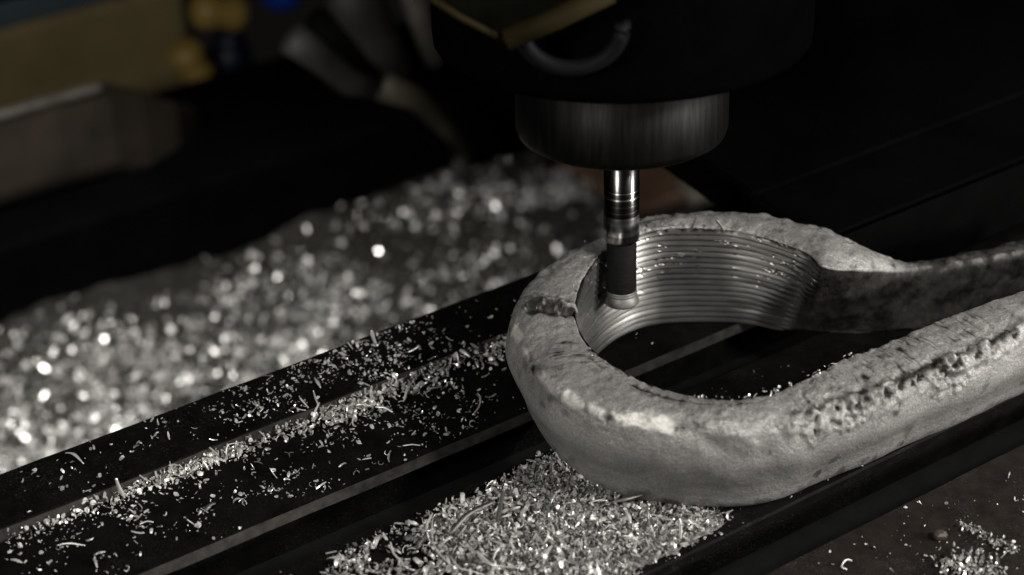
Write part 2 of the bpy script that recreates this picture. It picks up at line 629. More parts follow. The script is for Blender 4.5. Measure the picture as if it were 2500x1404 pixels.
# ledge behind
d2 = lambda u, n: (0.38 + 0.62 * sstep(-np.abs(u + 190), -190, -30)) * (1 - 0.85 * sstep(u, -120, -60))
u, n = scatter(6500, -480, 135, 122.5, 164, d2, 12)
P = uv_arr(u, n, np.full_like(u, -0.9))
chip_stuff("scattered_chips", P, logsize(len(P), 0.8, 3.8, 2.8), M['chip_rail'],
           "bright steel chips scattered over the raised ledge at the table back", 0.35)
# line of chips gathered in the corner of the step
r0 = np.random.default_rng(5)
uu = r0.uniform(-440, 100, 5200)
dens = sstep(uu, -430, -250) * (0.35 + 0.65 * sstep(fbm(np.stack([uu, uu * 0, uu * 0], -1), 26, 4, 3), -0.5, 0.5)) * (1 - 0.6 * sstep(uu, -20, 40))
uu = uu[r0.random(len(uu)) < 0.05 + 0.72 * dens]
spread = (2.4 + 6.5 * sstep(uu, -330, -120)) * (0.7 + 0.6 * r0.random(len(uu)))
nn = 120.6 - np.abs(r0.normal(0, 1, len(uu))) * spread * 0.9
hh = np.clip((7 + 2 * sstep(uu, -200, -80)) * np.exp(-((121 - nn) / (spread * 0.9)) ** 2), 0, 8.5) * r0.random(len(uu))
P = uv_arr(uu, nn, ZT + 0.1 + hh)
chip_stuff("chip_ridge", P, logsize(len(P), 1.2, 4.2, 1.8), M['chip_rail'],
           "ridge of loose chips gathered in the corner along the table step", 0.8, 0.08)
# dark slab at the lower right
d4 = lambda u, n: (0.25 + 0.75 * sstep(u, -40, 60)) * (1 - 0.8 * sstep(u, 60, 110) * sstep(n, -190, -150))
u, n = scatter(1800, -110, 150, -232, -129, d4, 14)
P = uv_arr(u, n, np.full_like(u, ZT + 0.1))
chip_stuff("scattered_chips", P, logsize(len(P), 0.4, 2.4, 3.0), M['chip_rail'],
           "tiny chips sprinkled over the brownish front slab at lower right", 0.35)
# sparse specks under the far side of the ring
u, n = scatter(700, -60, 260, -90, 18, lambda u, n: np.full_like(u, 0.5), 15)
P = uv_arr(u, n, np.full_like(u, ZT + 0.1))
chip_stuff("scattered_chips", P, logsize(len(P), 0.4, 2.0, 2.5), M['chip_rail'],
           "sparse tiny chips on the middle rail beneath the steel eye", 0.3)


# --- the heap on the middle rail (u -235..-60, n -92..20)
def heap_height(u, n):
    p = np.stack([u, n, np.zeros_like(u)], -1)
    core = sstep(u, -235, -130) * (1 - sstep(u, -68, -40 + 0 * u))
    # left flank thins out; front flank is held back from the slab edge
    cross = sstep(n, -93, -78) * (1 - sstep(n, 4, 18))
    h = 5.5 * core * cross
    h += 5.0 * np.exp(-((u + 95) / 26) ** 2 - ((n - 1) / 17) ** 2)
    h *= 0.75 + 0.35 * fbm(p, 24, 3, 21)
    return np.clip(h, 0, 14)


nu, nv = 190, 130
ug, ng = np.meshgrid(np.linspace(-225, -34, nu), np.linspace(-91, 19.5, nv), indexing='ij')
hg = heap_height(ug, ng)
pp = np.stack([ug, ng, np.zeros_like(ug)], -1)
zg = ZT - 1.2 + hg * 0.9 + fbm(pp, 3.2, 3, 8) * 0.55 * (hg > 0.3)
Vg = uv_arr(ug, ng, zg).reshape(-1, 3)
idx = np.arange(nu * nv).reshape(nu, nv)
Qg = np.stack([idx[:-1, :-1], idx[1:, :-1], idx[1:, 1:], idx[:-1, 1:]], -1).reshape(-1, 4)
heap_base = fast_mesh("fine_swarf", Vg, Qg, M['swarf_base'])
tag(heap_base, "fine grey swarf packed beneath the heap of chips on the middle rail", "swarf", kind='stuff')

r1 = np.random.default_rng(33)
u = r1.uniform(-310, -40, 42000)
n = r1.uniform(-91, 19.5, 42000)
h = heap_height(u, n)
dn = np.clip(h / 4.0, 0, 1) * 0.45
pth = np.stack([u, n, np.zeros_like(u)], -1)
left = sstep(u, -315, -225) * 0.55 * sstep(fbm(pth, 14, 4, 44), -0.5, 0.5)
dn = np.maximum(dn, left * sstep(-np.abs(n + 38), -56, -40)) * (1 - sstep(u, -60, -38) * 0.8)
keep = r1.random(len(u)) < dn
u, n, h = u[keep], n[keep], h[keep]
P = uv_arr(u, n, ZT + 0.1 + h * r1.uniform(0.82, 1.06, len(u)))
chip_stuff("chip_heap", P, 0.7 + 3.5 * r1.random(len(P)) ** 2.3, M['chip'],
           "heap of curled steel chips piled on the middle rail before the eye", 0.75, 0.12)


def curls(name, P, size, mat, label):
    N = len(P)
    V, Q = chip_arrays(P, size, rng.uniform(0.07, 0.2, N), rng.uniform(0, 6.28, N), rng.normal(0, 0.5, N), rng.normal(0, 0.9, N),
                       rng.uniform(1.2, 5.5, N) * np.where(rng.random(N) < 0.5, -1, 1), np.full(N, 0.22), stations=11)
    return tag(fast_mesh(name, V, Q, mat, smooth=False), label, "chips", kind='stuff')


rk = np.random.default_rng(17)
N_ = 190
u = rk.uniform(-250, -48, N_)
n = rk.uniform(-86, 14, N_)
curls("chip_curls", uv_arr(u, n, ZT + 0.3 + heap_height(u, n) * 1.0), rk.uniform(5, 15, N_), M['chip'], "long curls and threads of steel tangled over the heap on the middle rail")
N_ = 70
u = rk.normal(-215, 85, N_)
n = rk.uniform(60, 119, N_)
curls("chip_curls", uv_arr(u, n, np.full(N_, ZT + 0.2)), rk.uniform(3, 8, N_), M['chip'], "small curled threads of steel strewn on the front strip")
N_ = 500
u = rk.uniform(-420, 480, N_)
n = rk.uniform(280, 760, N_)
curls("chip_curls", uv_arr(u, n, np.full(N_, -438.0) + rk.uniform(0, 8, N_)), rk.uniform(12, 32, N_), M['chip_far'], "out-of-focus long curls lying among the chips in the tray")

# ------------------------------------------------------------------ forged steel eye
eye = tag(empty("forged_eye", (0, 5, -10)),
          "large grey forged steel eye with a freshly machined ribbed bore", "steel eye")
EO = np.array([0, 5, -10.0])
ZB, ZTOP = -9.5, 62.0
ST = [  # inner top, inner bottom, outer
    ((300, 128), (300, 128), (294, 146)),
    ((207, 99.6), (207, 99), (202, 115)),
    ((170, 88.6), (170, 87), (166, 104)),
    ((132, 80.5), (131, 79), (130, 95)),
    ((100, 60), (98, 78), (112, 84)),
    ((72, 47), (70, 79), (87, 88)),
    ((63.6, 59.5), (55, 80), (77, 95)),
    ((50, 70.5), (42, 84), (62, 101.5)),
    ((34, 80), (30, 87), (42, 108.5)),
    ((17, 86.5), (17, 88), (22, 112)),
    ((-4, 88.5), (-4, 88), (-4, 110)),
    ((-24, 87), (-24, 85), (-30, 104)),
    ((-42, 78), (-42, 76), (-55, 88)),
    ((-60, 61), (-59, 58), (-78, 70.5)),
    ((-71, 38), (-70, 36), (-97, 47)),
    ((-77, 14), (-76, 14), (-111, 20)),
    ((-78, -6), (-77, -6), (-116.5, -6)),
    ((-73, -27), (-72, -27), (-111, -30)),
    ((-62, -46), (-61, -46), (-101, -56)),
    ((-46, -61), (-45, -61), (-84, -77)),
    ((-28, -72), (-27, -72), (-58, -94)),
    ((-8, -78), (-8, -77), (-20, -101)),
    ((11, -77.5), (11, -76.5), (10, -102.5)),
    ((30, -70), (30, -69), (36, -98)),
    ((50, -57), (49, -56), (62, -84.5)),
    ((70, -42), (68, -41), (88, -72)),
    ((95, -28), (93, -26), (117, -54)),
    ((130, -4.5), (128, -2), (150, -35)),
    ((165, 14), (163, 17), (185, -12)),
    ((184, 24), (182, 27), (205, 0)),
    ((290, 88), (288, 91), (305, 60)),
]
S = np.array([np.concatenate([np.array(a, float) for a in st]) for st in ST])
ZS = np.full((len(ST), 1), 62.0)
ZS[:6, 0] = (36, 36, 36, 36.5, 50, 61)


def catmull(C, t):
    n = len(C)
    i = np.clip(np.floor(t).astype(int), 0, n - 2)
    f = (t - i)[:, None]
    g0 = C[np.clip(i - 1, 0, n - 1)]
    g1 = C[i]
    g2 = C[i + 1]
    g3 = C[np.clip(i + 2, 0, n - 1)]
    return 0.5 * ((2 * g1) + (-g0 + g2) * f + (2 * g0 - 5 * g1 + 4 * g2 - g3) * f ** 2 + (-g0 + 3 * g1 - 3 * g2 + g3) * f ** 3)


tt = np.linspace(0, len(ST) - 1, 6000)
cc = catmull(S, tt)
mid = (cc[:, 0:2] + cc[:, 4:6]) / 2
seglen = np.concatenate([[0], np.cumsum(np.linalg.norm(np.diff(mid, axis=0), axis=1))])
# denser where the picture shows it, coarser on the far ends
wgt = np.concatenate([[0], np.cumsum(np.diff(seglen) * np.where((tt[1:] > 0.9) & (tt[1:] < 29.2), 1.0, 0.25))])
NT = 1000
ts = np.interp(np.linspace(0, wgt[-1], NT), wgt, tt)
Cs = catmull(S, ts)
I_t, I_b, O_ = Cs[:, 0:2], Cs[:, 2:4], Cs[:, 4:6]
ZT_ = catmull(ZS, ts)[:, 0]
arc = np.interp(ts, tt, seglen)
dirv = O_ - I_t
Wd = np.linalg.norm(dirv, axis=1)
dirv /= Wd[:, None]
in_bore = sstep(ts, 5.3, 6.6) * (1 - sstep(ts, 23.5, 24.5))
bevel_w = 3.0 + 2.5 * (1 - sstep(ts, 9, 15)) + 2.0 * sstep(ts, 17, 19)

rows = []     # each: (frac_inner (lerp bottom->top) or None, a, z, region)
NI, NTOP, NBV, NS, NB, NBOT = 26, 46, 8, 40, 10, 10
prof_xy, prof_z, region = [], [], []
for k in range(NI):                                   # inner wall, bottom to top
    zf = k / (NI - 1)
    z = ZB + zf * (ZT_ - 1.6 - ZB)
    base = I_b * (1 - zf) + I_t * zf
    back = 1.7 * in_bore
    prof_xy.append(base + dirv * back[:, None])
    prof_z.append(z)
    region.append(0)
for k in range(NTOP):                                 # top face
    s = k / (NTOP - 1)
    a = 1.2 + s * (Wd - bevel_w - 1.2)
    prof_xy.append(I_t + dirv * a[:, None])
    dome = 1.6 * math.sin(math.pi * s) - 1.2 * max(0, s - 0.75) * 4 * 0.4
    prof_z.append(ZT_ - 0.2 + dome)
    region.append(1)
for k in range(1, NBV + 1):                           # worn bevel at the outer edge
    s = k / NBV
    a = Wd - bevel_w + s * (bevel_w - 0.2)
    prof_xy.append(I_t + dirv * a[:, None])
    prof_z.append(ZT_ - 0.8 - bevel_w * 0.95 * (s ** 1.6))
    region.append(2)
z_hi = ZT_ - 0.8 - bevel_w * 0.95


Wb = np.sum((O_ - I_b) * dirv, axis=1)
rb = np.clip((0.40 + 0.15 * sstep(ts, 12, 17)) * Wb, 4.0, 20.0)
rscale = np.minimum(1.0, rb / 13.0)


def side_off(s):
    return 2.6 * math.sin(math.pi * min(1.0, s * 1.25)) - 8.0 * max(0.0, s - 0.4) ** 1.5 / 0.6 ** 1.5 - 0.2


for k in range(1, NS + 1):                            # outer side, slightly bulging
    s = k / NS
    z = z_hi + s * (ZB + rb - z_hi)
    a = Wd + side_off(s) * rscale
    prof_xy.append(I_t + dirv * a[:, None])
    prof_z.append(z)
    region.append(3)
a0 = Wd + side_off(1.0) * rscale
for k in range(1, NB + 1):                            # rounded lower edge
    th = (math.pi / 2) * k / NB
    a = a0 - rb * (1 - math.cos(th))
    prof_xy.append(I_t + dirv * a[:, None])
    prof_z.append(ZB + rb - rb * math.sin(th))
    region.append(4)
for k in range(1, NBOT):                              # underside
    s = k / NBOT
    pa = I_t + dirv * (a0 - rb)[:, None]
    prof_xy.append(pa * (1 - s) + (I_b + dirv * (1.7 * in_bore)[:, None]) * s)
    prof_z.append(np.full(NT, ZB))
    region.append(5)
region = np.array(region)
NSEC = len(region)
G = np.zeros((NT, NSEC, 3))
for j in range(NSEC):
    G[:, j, :2] = prof_xy[j]
    G[:, j, 2] = prof_z[j]
# soften the section a little
for _ in range(2):
    G2 = (np.roll(G, 1, 1) + 2 * G + np.roll(G, -1, 1)) / 4
    G = G2
du = np.gradient(G, axis=0)
dv = np.roll(G, -1, 1) - np.roll(G, 1, 1)
Nn = np.cross(dv, du)
Nn /= np.maximum(np.linalg.norm(Nn, axis=2, keepdims=True), 1e-9)
if np.mean(Nn[:, NI + 10, 2]) < 0:
    Nn = -Nn
reg = region[None, :].repeat(NT, 0)
arcg = arc[:, None].repeat(NSEC, 1)
sg = np.linspace(0, 1, NSEC)[None, :].repeat(NT, 0)
istop = (reg == 1) | (reg == 2)
isside = (reg == 3) | (reg == 4)
outer_edge = sstep(np.abs(np.arange(NSEC) - (NI + NTOP + NBV / 2)), 16, 0)[None, :]
disp = 0.55 * fbm(G, 46, 2, 2) + 0.42 * fbm(G, 14, 3, 3)
disp += 0.34 * fbm(G, 4.2, 3, 4) * np.where(istop, 1.0, 0.25)
disp = np.where((reg == 3) | (reg == 4), disp * 0.75, disp)
disp += 1.3 * fbm(G, 30, 2, 6) * outer_edge + 1.1 * fbm(G, 8, 3, 7) * outer_edge
inner_mask = (reg == 0) & (in_bore[:, None] > 0.02)
disp = np.where(inner_mask, 0.15 * fbm(G, 9, 2, 4), disp)
dirt_shade = np.zeros((NT, NSEC))
wear = np.zeros((NT, NSEC))

# drawn-out scratches across the top: short ripples running across the band
pa = np.stack([arcg / 1.0, sg * 60, np.zeros_like(sg)], -1)
rip = vnoise(pa * np.array([1, 0.22, 1]) + np.stack([1.5 * vnoise(G, 6, 33), 0 * sg, 0 * sg], -1), 1.3, 31)


def ripmask(cx, cy, rad):
    return np.exp(-((G[..., 0] - cx) ** 2 + (G[..., 1] - cy) ** 2) / rad ** 2)


rm = ripmask(-86, -38, 13) + ripmask(-72, -42, 9) + ripmask(40, -80, 14) + ripmask(72, -56, 18) + ripmask(104, -38, 20) + ripmask(140, -16, 22) + 0.5 * ripmask(-40, -78, 16)
rm = np.clip(rm, 0, 1) * (reg == 1)
rip_amt = np.clip(rip - 0.1, 0, 1) * rm
disp -= 0.75 * rip_amt
dirt_shade += 0.65 * sstep(rip_amt, 0.1, 0.5)

# long groove just outside the bore lip at the front, and the ragged lip itself
jj = np.arange(NSEC)[None, :]
gro = np.exp(-((jj - (NI + 11 + 3 * np.sin(arcg / 30))) / 2.0) ** 2) * sstep(ts, 17.3, 18.3)[:, None] * (1 - sstep(ts, 21, 23))[:, None]
gro = gro * sstep(vnoise(G, 7, 51), -0.7, 0.3)
disp -= 1.1 * gro
dirt_shade += 0.8 * gro
lip = np.exp(-((jj - (NI + 2)) / 2.6) ** 2) * in_bore[:, None]
lipn = fbm(G, 3.4, 3, 61)
disp += 0.55 * lip * lipn
dirt_shade += 0.75 * lip * sstep(vnoise(G, 2.6, 71), 0.0, 0.5) * sstep(lipn, -0.2, 0.4)

# pits and dents (x, y, radius, depth)
pits = [(29.6, -108.5, 2.1), (36.7, -101.8, 4.0), (49.1, -96.4, 5.6), (61.2, -88.8, 2.1), (68.2, -86.0, 5.2), (75.9, -77.6, 3.3), (83.6, -77.6, 2.1),
        (90.6, -70.9, 4.2), (98.9, -64.0, 3.3), (105.9, -61.5, 1.9), (111.9, -58.2, 4.0), (120.1, -57.5, 1.9), (122.8, -48.7, 2.8), (130.4, -53.5, 6.6),
        (139.4, -45.0, 3.3), (151.0, -45.0, 3.5), (158.0, -31.4, 3.1), (165.6, -28.3, 2.4), (21.5, -84.3, 2.4), (7.0, -87.8, 2.4), (-0.7, -88.8, 3.3),
        (55.2, -89.5, 1.6), (80.7, -80.8, 1.4), (-65.1, -90.2, 2.8), (-104.4, 7.2, 2.6), (-78.3, 59.3, 1.4), (-84.7, 50.1, 1.6),
        (-87.5, 32.9, 1.4), (-63.1, 73.6, 1.9), (-70.7, 64.6, 1.9), (-92.2, 39.3, 1.2), (91.5, 79.0, 2.4), (85.9, 83.6, 1.6), (95.7, 74.0, 1.4),
        (152.7, -8.0, 1.9), (69.9, 59.8, 1.9), (61.4, 70.0, 1.4), (47.6, 79.0, 1.4)]
rp = np.random.default_rng(4)
seam = []
for k in range(46):                                   # smaller pits along the seam of the front arm
    t_ = rp.uniform(23.2, 29.5)
    o_ = catmull(S, np.array([t_]))[0]
    d_ = (o_[4:6] - o_[0:2])
    d_ /= np.linalg.norm(d_)
    q = o_[4:6] - d_ * rp.normal(1.5, 2.4)
    seam.append((q[0], q[1], rp.uniform(0.9, 2.3)))
upper = G[..., 2] > 30
Gx, Gy, Gz = G[..., 0], G[..., 1], G[..., 2]
warp = 1 + 0.35 * vnoise(G, 2.5, 77)
Gx = Gx + 1.5 * fbm(G, 4.5, 3, 78)
Gy = Gy + 1.5 * fbm(G, 4.5, 3, 79)
seamn = np.clip(0.5 + 0.6 * vnoise(G, 3.0, 80), 0, 1)
sband = np.exp(-((jj - (NI + NTOP - 1)) / 5.0) ** 2) * sstep(ts, 22.3, 23.3)[:, None]
disp += sband * (1.2 + 2.1 * fbm(G, 6.0, 4, 81))
dirt_shade += 0.85 * sband ** 1.2 * sstep(-fbm(G, 6.0, 4, 81), -0.45, 0.35)
for (x, y, r) in pits + seam:
    d = np.sqrt((Gx - x) ** 2 + (Gy - y) ** 2 + (0.65 * (Gz - 58)) ** 2) / (r * 1.15) * warp
    m = (d < 1.9) & upper
    dip = np.where(d < 1, (1 - d ** 2) ** 1.1, 0)
    rim = np.exp(-((d - 1.2) / 0.28) ** 2) * 0.22
    disp += np.where(m, (-0.75 * dip + 1.4 * rim) * r * 0.7 * (0.6 + 0.8 * seamn), 0)
    dirt_shade += np.where(m, 0.8 * sstep(dip * (0.5 + seamn), 0.2, 0.8), 0)
Gx, Gy = G[..., 0], G[..., 1]
# broad shallow dents on the front
for (x, y, z, r, dep) in [(-9, -106, 50, 7, 1.3), (-16, -106, 47, 4, -0.9), (5, -106, 40, 9, 0.8), (30, -106, 22, 10, 1.6), (45, -98, 12, 9, -1.4), (20, -106, 47, 8, 1.0),
                          (33, -105, 42, 9, -1.3), (-60, -95, 10, 6, 0.7), (46, -99, 44, 10, 1.2), (95, -70, 40, 14, -0.8), (130, -50, 46, 8, 1.3), (143, -42, 47, 8, -1.2)]:
    d2_ = ((Gx - x) ** 2 + (Gy - y) ** 2 + (Gz - z) ** 2) / r ** 2
    disp -= dep * np.exp(-d2_)
# the deep scar on the left of the ring: a torn hollow with an overhanging fold above it
ax, ay, bx, by = -104.0, 3.6, -84.5, -0.6
Gx = Gx + 1.8 * fbm(G, 6, 3, 87)
Gy = Gy + 1.8 * fbm(G, 6, 3, 88)
L2 = (bx - ax) ** 2 + (by - ay) ** 2
tpar = np.clip(((Gx - ax) * (bx - ax) + (Gy - ay) * (by - ay)) / L2, 0, 1)
dd = np.sqrt((Gx - ax - tpar * (bx - ax)) ** 2 + (Gy - ay - tpar * (by - ay)) ** 2)
sw = 3.2 + 3.2 * np.sin(np.pi * np.clip(0.15 + 0.7 * tpar, 0, 1)) + 2.4 * fbm(G, 5, 3, 91)
hol = np.clip(1 - (dd / sw) ** 2, 0, 1) * upper
disp -= 4.0 * hol ** 1.3 * (1 + 0.35 * fbm(G, 3, 2, 95))
dirt_shade += 0.86 * sstep(sw + 2.4 - dd, 0.0, 2.5) * upper * (1 - 0.6 * sstep(vnoise(G, 2.2, 97), 0.2, 0.7))
side_ = (Gx - ax) * (-(by - ay)) + (Gy - ay) * (bx - ax)
fold = np.exp(-((dd - 7.0) / 2.6) ** 2) * (side_ > 0) * upper * sstep(Gx, -106, -100) * (1 - sstep(Gx, -82, -76))
disp += 2.6 * fold * (1 + 0.6 * fbm(G, 4, 2, 93))
trench = np.exp(-((dd - 12.0) / 2.0) ** 2) * (side_ > 0) * upper * sstep(Gx, -106, -99) * (1 - sstep(Gx, -84, -78))
disp -= 1.4 * trench
dirt_shade += 0.5 * trench
Gx, Gy = G[..., 0], G[..., 1]
# blue-black stains on the outer side
for (x, y, z, r, s) in [(-40, -101, 6, 4, .5), (-30, -103, 0, 5, .45), (-44, -99, 12, 2.5, .5), (20, -105, 4, 9, .4), (44, -98, 2, 8, .4), (-5, -105, -2, 6, .5), (99, -66, 38, 1.3, .8)]:
    d2_ = ((Gx - x) ** 2 + (Gy - y) ** 2 + ((Gz - z) * 1.6) ** 2) / r ** 2
    dirt_shade += s * np.exp(-d2_) * (0.6 + 0.7 * vnoise(G, 3, 15))
dirt_shade += 0.55 * isside * sstep(fbm(G, 9, 4, 101), 0.55, 1.0)
dirt_shade += 0.5 * (reg == 4) * sstep(vnoise(G, 5, 103), 0.1, 0.6)
dirt_shade += 0.35 * istop * sstep(fbm(G, 5.5, 4, 111), 0.45, 1.0)
dirt_shade += 0.30 * (istop | isside) * sstep(fbm(G, 26, 4, 113), -0.2, 1.0) + 0.42 * istop * sstep(fbm(G * np.array([1, 1, 0.4]), 7.0, 5, 117), 0.25, 0.85)
dirt_shade += 0.4 * istop * sstep(vnoise(G, 1.5, 115), 0.45, 0.8)
# a darker area on the back left of the top face
dirt_shade += 0.30 * istop * np.exp(-((Gx + 88) ** 2 + (Gy - 44) ** 2) / 34 ** 2) * (0.7 + 0.5 * fbm(G, 12, 3, 171))
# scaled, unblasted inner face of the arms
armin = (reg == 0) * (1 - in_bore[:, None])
dirt_shade = np.maximum(dirt_shade, armin * (0.97 + 0.12 * fbm(G, 12, 4, 131)))
# far arm's top: the soft shadow across it is painted in as dark colour
arm_shade = (1 - sstep(ts, 2.6, 3.9))[:, None] * (ts < 10)[:, None]
dirt_shade = np.maximum(dirt_shade, arm_shade * (0.96 + 0.14 * fbm(G, 8, 4, 137)) * (reg != 0))
disp += armin * 0.9 * fbm(G, 9, 4, 133) + 1.0 * arm_shade * fbm(G, 7, 4, 139)
dirt_shade = np.maximum(dirt_shade, 0.95 * ((reg >= 4) | (reg == 0)) * (1 - sstep(ts, 6.0, 7.0))[:, None] * (1 - in_bore[:, None] * (reg == 0)))
# burnished edge at the front
edge_j = np.exp(-((jj - (NI + NTOP + 3)) / 3.4) ** 2)
we = 0
for (x, y, r) in [(-82, -77, 6.5), (-74, -85, 5.5), (-68, -89, 3), (-56, -92, 5), (-46, -94.5, 6), (-35, -96, 6), (-113, -17, 3.5), (-108, -35, 4), (-98, -58, 4.5)]:
    we = we + 1.6 * np.exp(-((Gx - x) ** 2 + (Gy - y) ** 2) / r ** 2)
wear += np.clip(we, 0, 1) * edge_j * sstep(vnoise(G, 3, 141), -0.9, -0.1) * upper
wear += 0.7 * (np.exp(-((jj - (NI + 0.5)) / 1.6) ** 2) * (sstep(ts, 20, 20.6) * (1 - sstep(ts, 24.3, 25.5)))[:, None] * sstep(vnoise(G, 3.1, 151), -0.1, 0.4))
# ragged flats on the edge where the bore lip is broken, front right
ragged = np.exp(-((jj - NI) / 3.0) ** 2) * (sstep(ts, 21.5, 22.5) * (1 - sstep(ts, 26, 27)))[:, None]
disp += 1.0 * ragged * fbm(G, 4.5, 3, 161)
Gd = G + Nn * disp[..., None]
for (x0, y0, x1, y1, dep) in [(-87, -73, -70, -89, 1.3), (-61, -91.5, -28, -97, 1.35), (-115, -10, -112, -24, 1.2)]:
    c0 = np.array([(x0 + x1) / 2, (y0 + y1) / 2, 58.0])
    tv = np.array([x1 - x0, y1 - y0, 0.0])
    hl = np.linalg.norm(tv) / 2
    tv /= 2 * hl
    ov = np.array([tv[1], -tv[0], 0.0])
    if ov @ np.array([c0[0], c0[1] - 5, 0]) < 0:
        ov = -ov
    nv_ = (ov * 0.75 + np.array([0, 0, 0.66]))
    rel = Gd - c0
    along = rel @ tv
    # plane set just inside the rim point that stands farthest out here
    sel = (np.abs(along) < hl) & (Gd[..., 2] > 40) & (rel @ ov > -20)
    top_ = np.percentile((rel @ nv_)[sel], 98.5)
    over = np.clip((rel @ nv_) - (top_ - dep), 0, None) * (1 - sstep(np.abs(along), hl * 0.9, hl * 1.08)) * (rel @ ov > -20)
    Gd -= nv_ * over[..., None] * 0.92
    wear = np.maximum(wear, sstep(over, 0.05, 0.5) * np.clip(0.55 + 0.8 * fbm(G, 5.0, 4, 181), 0, 1))
    dirt_shade *= 1 - 0.8 * sstep(over, 0.05, 0.5)
redge = np.exp(-((jj - (NI + 3)) / 4.0) ** 2) * (1 - sstep(ts, 3.6, 4.4))[:, None] * sstep(fbm(G, 5.0, 4, 191), -0.3, 0.6)  # light catching the far arm's top edge, painted by thinning the dark
dirt_shade = np.clip(dirt_shade, 0, 1) * (1 - 0.45 * redge)
dirt_shade = np.clip(dirt_shade, 0, 1)
wear = np.clip(wear - dirt_shade * 0.5, 0, 1)
idx = np.arange(NT * NSEC).reshape(NT, NSEC)
nxt = np.roll(idx, -1, 1)
Q = np.stack([idx[:-1], nxt[:-1], nxt[1:], idx[1:]], -1).reshape(-1, 4)
ring_body = fast_mesh("eye_body", Gd.reshape(-1, 3) - EO, Q, M['forged'], eye, True, {'dirt_shade': dirt_shade.ravel(), 'wear': wear.ravel()})

# --- the machined bore: ribs left by the cutter, torn off raggedly where the cut ends
NTB, NZB = 760, 300
zb0, zb1 = ZB + 0.3, ZTOP - 0.5
zz = np.linspace(zb0, zb1, NZB)
zfv = (zz - zb0) / (zb1 - zb0)
PITCHG = 4.15
ph = (zz / PITCHG) % 1.0
saw = np.where(ph < 0.8, ph / 0.8, (1 - ph) / 0.2)          # 0 at rib crest .. 1 in groove
t_start = 5.12 + 0.95 * (1 - zfv) + 0.75 * (saw - 0.5) + 0.06 * np.sin(zz * 1.3)
t_end = np.full(NZB, 24.2)
pg = np.linspace(0, 1, NTB)[:, None]
tb = t_start[None, :] * (1 - pg) + t_end[None, :] * pg
cb = catmull(S, tb.ravel()).reshape(NTB, NZB, 6)
It, Ib, Ob = cb[..., 0:2], cb[..., 2:4], cb[..., 4:6]
base = Ib * (1 - zfv)[None, :, None] + It * zfv[None, :, None]
db = Ob - It
db /= np.linalg.norm(db, axis=2, keepdims=True)
arcb = np.interp(tb, tt, seglen)
pz = np.stack([arcb, zz[None, :].repeat(NTB, 0), np.zeros_like(arcb)], -1)
wob = 0.5 * vnoise(pz * np.array([1, 0.12, 1]), 26, 201)[..., None][..., 0]
zw = zz[None, :] + 0.3 * vnoise(np.stack([arcb, arcb * 0, arcb * 0], -1), 44, 203)
ph2 = (zw / PITCHG) % 1.0
saw2 = np.where(ph2 < 0.88, (ph2 / 0.88) ** 1.2, (1 - ph2) / 0.12)
ampn = 0.70 + 0.10 * vnoise(np.stack([arcb * 0.15, np.floor(zw / PITCHG) * 9.0, arcb * 0], -1), 8, 207)
off_b = -0.5 - 0.9 * (1 - sstep(tb - t_start[None, :], 0.0, 1.2)) + ampn * saw2 * 2.1
off_b += 0.03 * fbm(pz * np.array([0.16, 2.4, 1]), 3.0, 3, 211)
tear = sstep(vnoise(pz * np.array([0.5, 1.6, 1]), 3.4, 213), 0.45, 0.8) * sstep(zfv, 0.25, 0.9)[None, :]
off_b += 0.5 * tear * fbm(pz, 1.7, 2, 217)
XY = base + db * off_b[..., None]
GB = np.concatenate([XY, zz[None, :, None].repeat(NTB, 0)], -1)
idb = np.arange(NTB * NZB).reshape(NTB, NZB)
QB = np.stack([idb[:-1, :-1], idb[:-1, 1:], idb[1:, 1:], idb[1:, :-1]], -1).reshape(-1, 4)
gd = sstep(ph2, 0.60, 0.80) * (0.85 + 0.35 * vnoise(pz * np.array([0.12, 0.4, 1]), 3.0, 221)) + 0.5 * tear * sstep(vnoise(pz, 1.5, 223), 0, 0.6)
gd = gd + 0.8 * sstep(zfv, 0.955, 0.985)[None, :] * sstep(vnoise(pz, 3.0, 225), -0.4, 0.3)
bore = fast_mesh("bore_wall", GB.reshape(-1, 3) - EO, QB, M['bore'], eye, True, {'dirt_shade': np.clip(gd, 0, 1).ravel()})

# crumbs of swarf clinging along the lip
rl = np.random.default_rng(55)
tl_ = np.concatenate([rl.uniform(20.5, 25.2, 50), rl.uniform(7, 29, 60)])
cl_ = catmull(S, tl_)
dl_ = cl_[:, 4:6] - cl_[:, 0:2]
wl_ = np.linalg.norm(dl_, axis=1, keepdims=True)
al_ = np.concatenate([np.abs(rl.normal(0.8, 1.3, 50)), rl.uniform(2, 26, 60)])[:, None]
pl_ = cl_[:, 0:2] + dl_ / wl_ * np.minimum(al_, wl_ * 0.85)
zl_ = catmull(ZS, tl_)[:, 0] + 0.5
chip_stuff("lip_crumbs", np.concatenate([pl_, zl_[:, None]], 1), np.concatenate([rl.uniform(0.5, 2.0, 50), rl.uniform(0.4, 1.2, 60)]), M['chip_rail'],
           "bright crumbs of swarf clinging along the lip of the steel eye", 0.6)

# ------------------------------------------------------------------ spindle and cutter
TIP = Vector((-48.6, 54.0, 32.6))
AX = Vector((-0.028, math.sin(math.radians(8)), math.cos(math.radians(8)))).normalized()
ROT = Vector((0, 0, 1)).rotation_difference(AX)


def on_axis(o):
    o.location = TIP * MM
    o.rotation_mode = 'QUATERNION'
    o.rotation_quaternion = ROT
    return o


